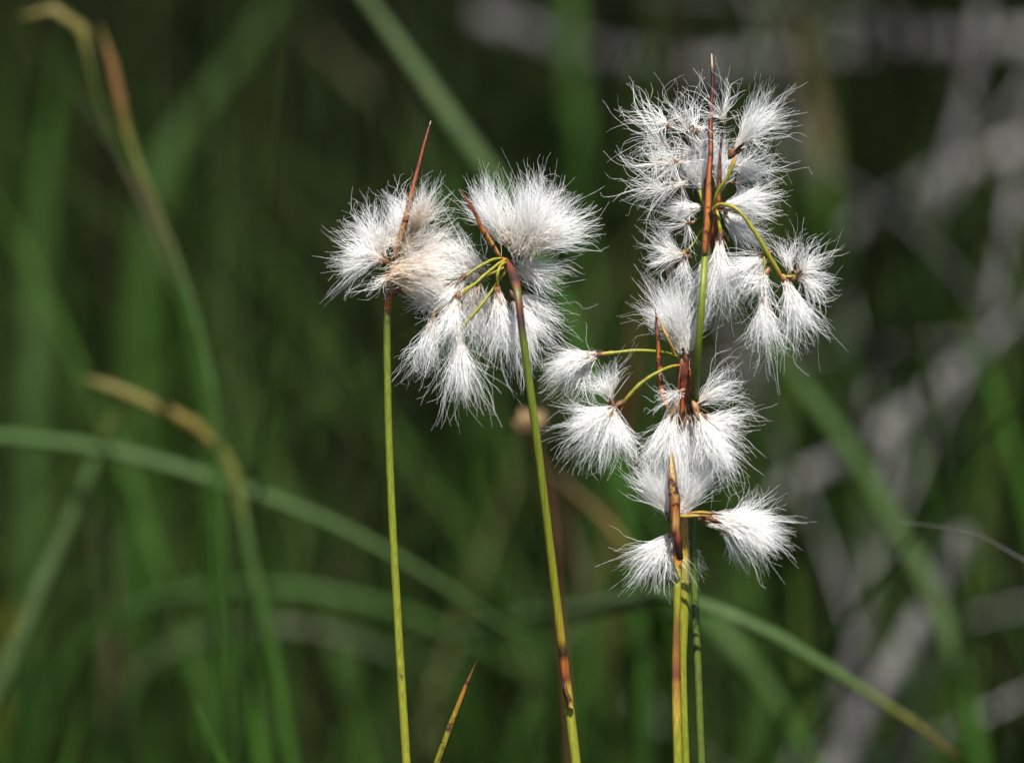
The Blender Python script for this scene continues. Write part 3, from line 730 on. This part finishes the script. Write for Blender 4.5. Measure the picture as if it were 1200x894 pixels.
leaf("rust-tinted slanting leaf behind the second stalk, right of its lower half", [(640, 545, 1.13), (672, 575, 1.13), (705, 605, 1.13), (740, 650, 1.13), (775, 720, 1.14), (800, 894, 1.15)], 26, [(0, pnk), (.15, (.24, .14, .06)), (.35, (.15, .15, .04)), (.6, sat), (1, g3)], group=BG, roll=.2)
leaf("dull brown-green blade hanging left of the second stalk's foot", [(655, 560, 1.2), (668, 630, 1.2), (690, 690, 1.2), (640, 780, 1.2), (600, 894, 1.2)], 20, [(0, brn), (.3, pnk), (.6, g2), (1, g3)], group=BG)
leaf("dark red-brown dry stalk behind the orange bract", [(752, 310, 1.2), (748, 370, 1.2), (738, 440, 1.2), (722, 560, 1.2), (715, 894, 1.2)], 20, [(0, brn), (.3, (.13, .05, .03)), (1, g3)], group=BG)

# ------------------------------------------------------------------ dead seed husk hanging blurred behind the second stalk
def husk():
    org = W(622, 500, 1.16)
    root = np.array([org[0] + .02, org[1] + .06, -.03])
    t0 = thing("withered_flower", root, "round tan withered flower head blurred behind the second stalk", "withered flower")
    p = spline(np.array([org, W(640, 560, 1.17), W(655, 720, 1.19), root]), 40)
    v, f = tube_arrays(p, np.linspace(.0007, .0011, 40), 8)
    new_mesh("stem", v, f, np.tile(np.array(brn) * .8, (len(v), 1)), M_STEM, t0)
    for k in range(11):
        a = k * 2.399; el = -0.6 + k * .16
        d = np.array([math.cos(a) * math.cos(el), math.sin(a) * math.cos(el), math.sin(el)])
        q = org + d * np.linspace(.0002, .0037, 8)[:, None] + np.array([0, 0, 1]) * (np.linspace(0, 1, 8)[:, None] ** 2 * .0012)
        wd = .0037 * np.sin(np.linspace(.25, 3.0, 8))
        v, f = ribbon_arrays(q, wd, ref=np.array([.3, -.2, .9]), roll=.2, keel=.4, thick=.12)
        new_mesh("petal", v, f, np.tile(np.array((.26, .17, .08)) * (.8 + .04 * k), (len(v), 1)), M_SCALE, t0)
husk()

# ------------------------------------------------------------------ dead branches on the right
def branch(label, pts, r0, r1, twigs, seed, name="dead_branch", cat="branch"):
    """pts (px, py, d) from the butt to the tip, radii in millimetres; pieces share one origin at the butt."""
    g = np.random.default_rng(seed)
    w3 = np.array([W(*q) for q in pts])
    if r0 > 1:                                        # the butt end runs on to the ground
        d = w3[0] - w3[1]; d[2] = 0
        d /= np.linalg.norm(d) + 1e-9
        z = w3[0][2]
        butt = w3[0] + d * z * min(.8, 2 * abs(w3[0][0] - w3[1][0]) / (abs(w3[0][2] - w3[1][2]) + .02) * .3)
        butt[2] = -.03
        w3 = np.vstack([butt, (butt * .5 + w3[0] * .5) + d * z * .1 + np.array([0, 0, z * .06]), w3])
    p = spline(w3, 60)
    p = p + np.cumsum(g.normal(0, .00013 * r0, p.shape), 0) - np.linspace(0, 1, 60)[:, None] * 0
    r = np.linspace(r0, r1, 60) / 1000 * (1 + g.normal(0, .06, 60))
    t0 = thing(name, tuple(p[0]), label, cat, "bare grey branches on the right")
    v, f = tube_arrays(p, r, 10)
    new_mesh("limb", v, f, None, M_BARK, t0)
    for k in range(twigs):
        i = int(g.uniform(8, 54))
        tg = p[min(i + 2, 59)] - p[i - 2]; tg /= np.linalg.norm(tg)
        d = tg * .6 + g.normal(0, .55, 3); d /= np.linalg.norm(d)
        ln = g.uniform(.06, .2)
        tt = np.linspace(0, 1, 14)[:, None]
        q = p[i] + d * ln * tt + g.normal(0, .25, 3) * ln * tt ** 2
        rr = np.linspace(r[i] * .5, .0006, 14)
        v, f = tube_arrays(q, rr, 7)
        new_mesh("twig", v, f, None, M_BARK, t0)
    return t0
branch("grey branch crossing level along the top edge, right of centre", [(1330, -30, 2.1), (1180, 20, 2.1), (1000, 5, 2.1), (880, 28, 2.1), (770, 32, 2.1), (680, 18, 2.1), (560, -25, 2.1)], 8, 5, 6, 1)
branch("pale branch rising to the right edge a quarter of the way down", [(1260, 175, 2.0), (1150, 205, 2.0), (1080, 240, 2.0), (1010, 285, 2.0), (930, 340, 2.0)], 6, 3.5, 6, 2)
branch("upright pale branch near the upper right corner, meeting the rising one", [(985, 894, 1.8), (1000, 640, 1.8), (1035, 470, 1.8), (1075, 330, 1.75), (1090, 260, 1.72), (1115, 190, 1.72), (1135, 110, 1.72), (1150, 0, 1.72)], 3.2, 2.2, 4, 3)
branch("pale branch slanting up to the right edge at mid height", [(1270, 290, 1.72), (1180, 370, 1.72), (1110, 430, 1.72), (1040, 490, 1.72), (960, 540, 1.72), (890, 580, 1.72)], 5.5, 3.2, 6, 4)
branch("pale broken branch leaning at the lower right, behind the bowing blade", [(960, 920, 1.55), (1010, 830, 1.55), (1060, 740, 1.55), (1105, 670, 1.55), (1150, 600, 1.55)], 4.5, 3.5, 5, 5)
branch("thin grey branch standing left of the broken one, lower right", [(1000, 930, 1.62), (1005, 800, 1.62), (1025, 690, 1.62), (1045, 590, 1.62), (1060, 480, 1.62)], 2.6, 1.8, 2, 6)
branch("dim branch at the right edge climbing from mid height to the top", [(1070, 894, 1.7), (1085, 640, 1.68), (1120, 480, 1.64), (1160, 340, 1.62), (1185, 220, 1.62), (1215, 80, 1.62)], 2.4, 1.8, 4, 8)
branch("thin bare twig lying almost sharp across the lower right", [(1215, 665, 1.07), (1180, 645, 1.07), (1135, 622, 1.07), (1095, 617, 1.07), (1055, 612, 1.07)], .15, .09, 0, 9, name="bare_twig", cat="twig")
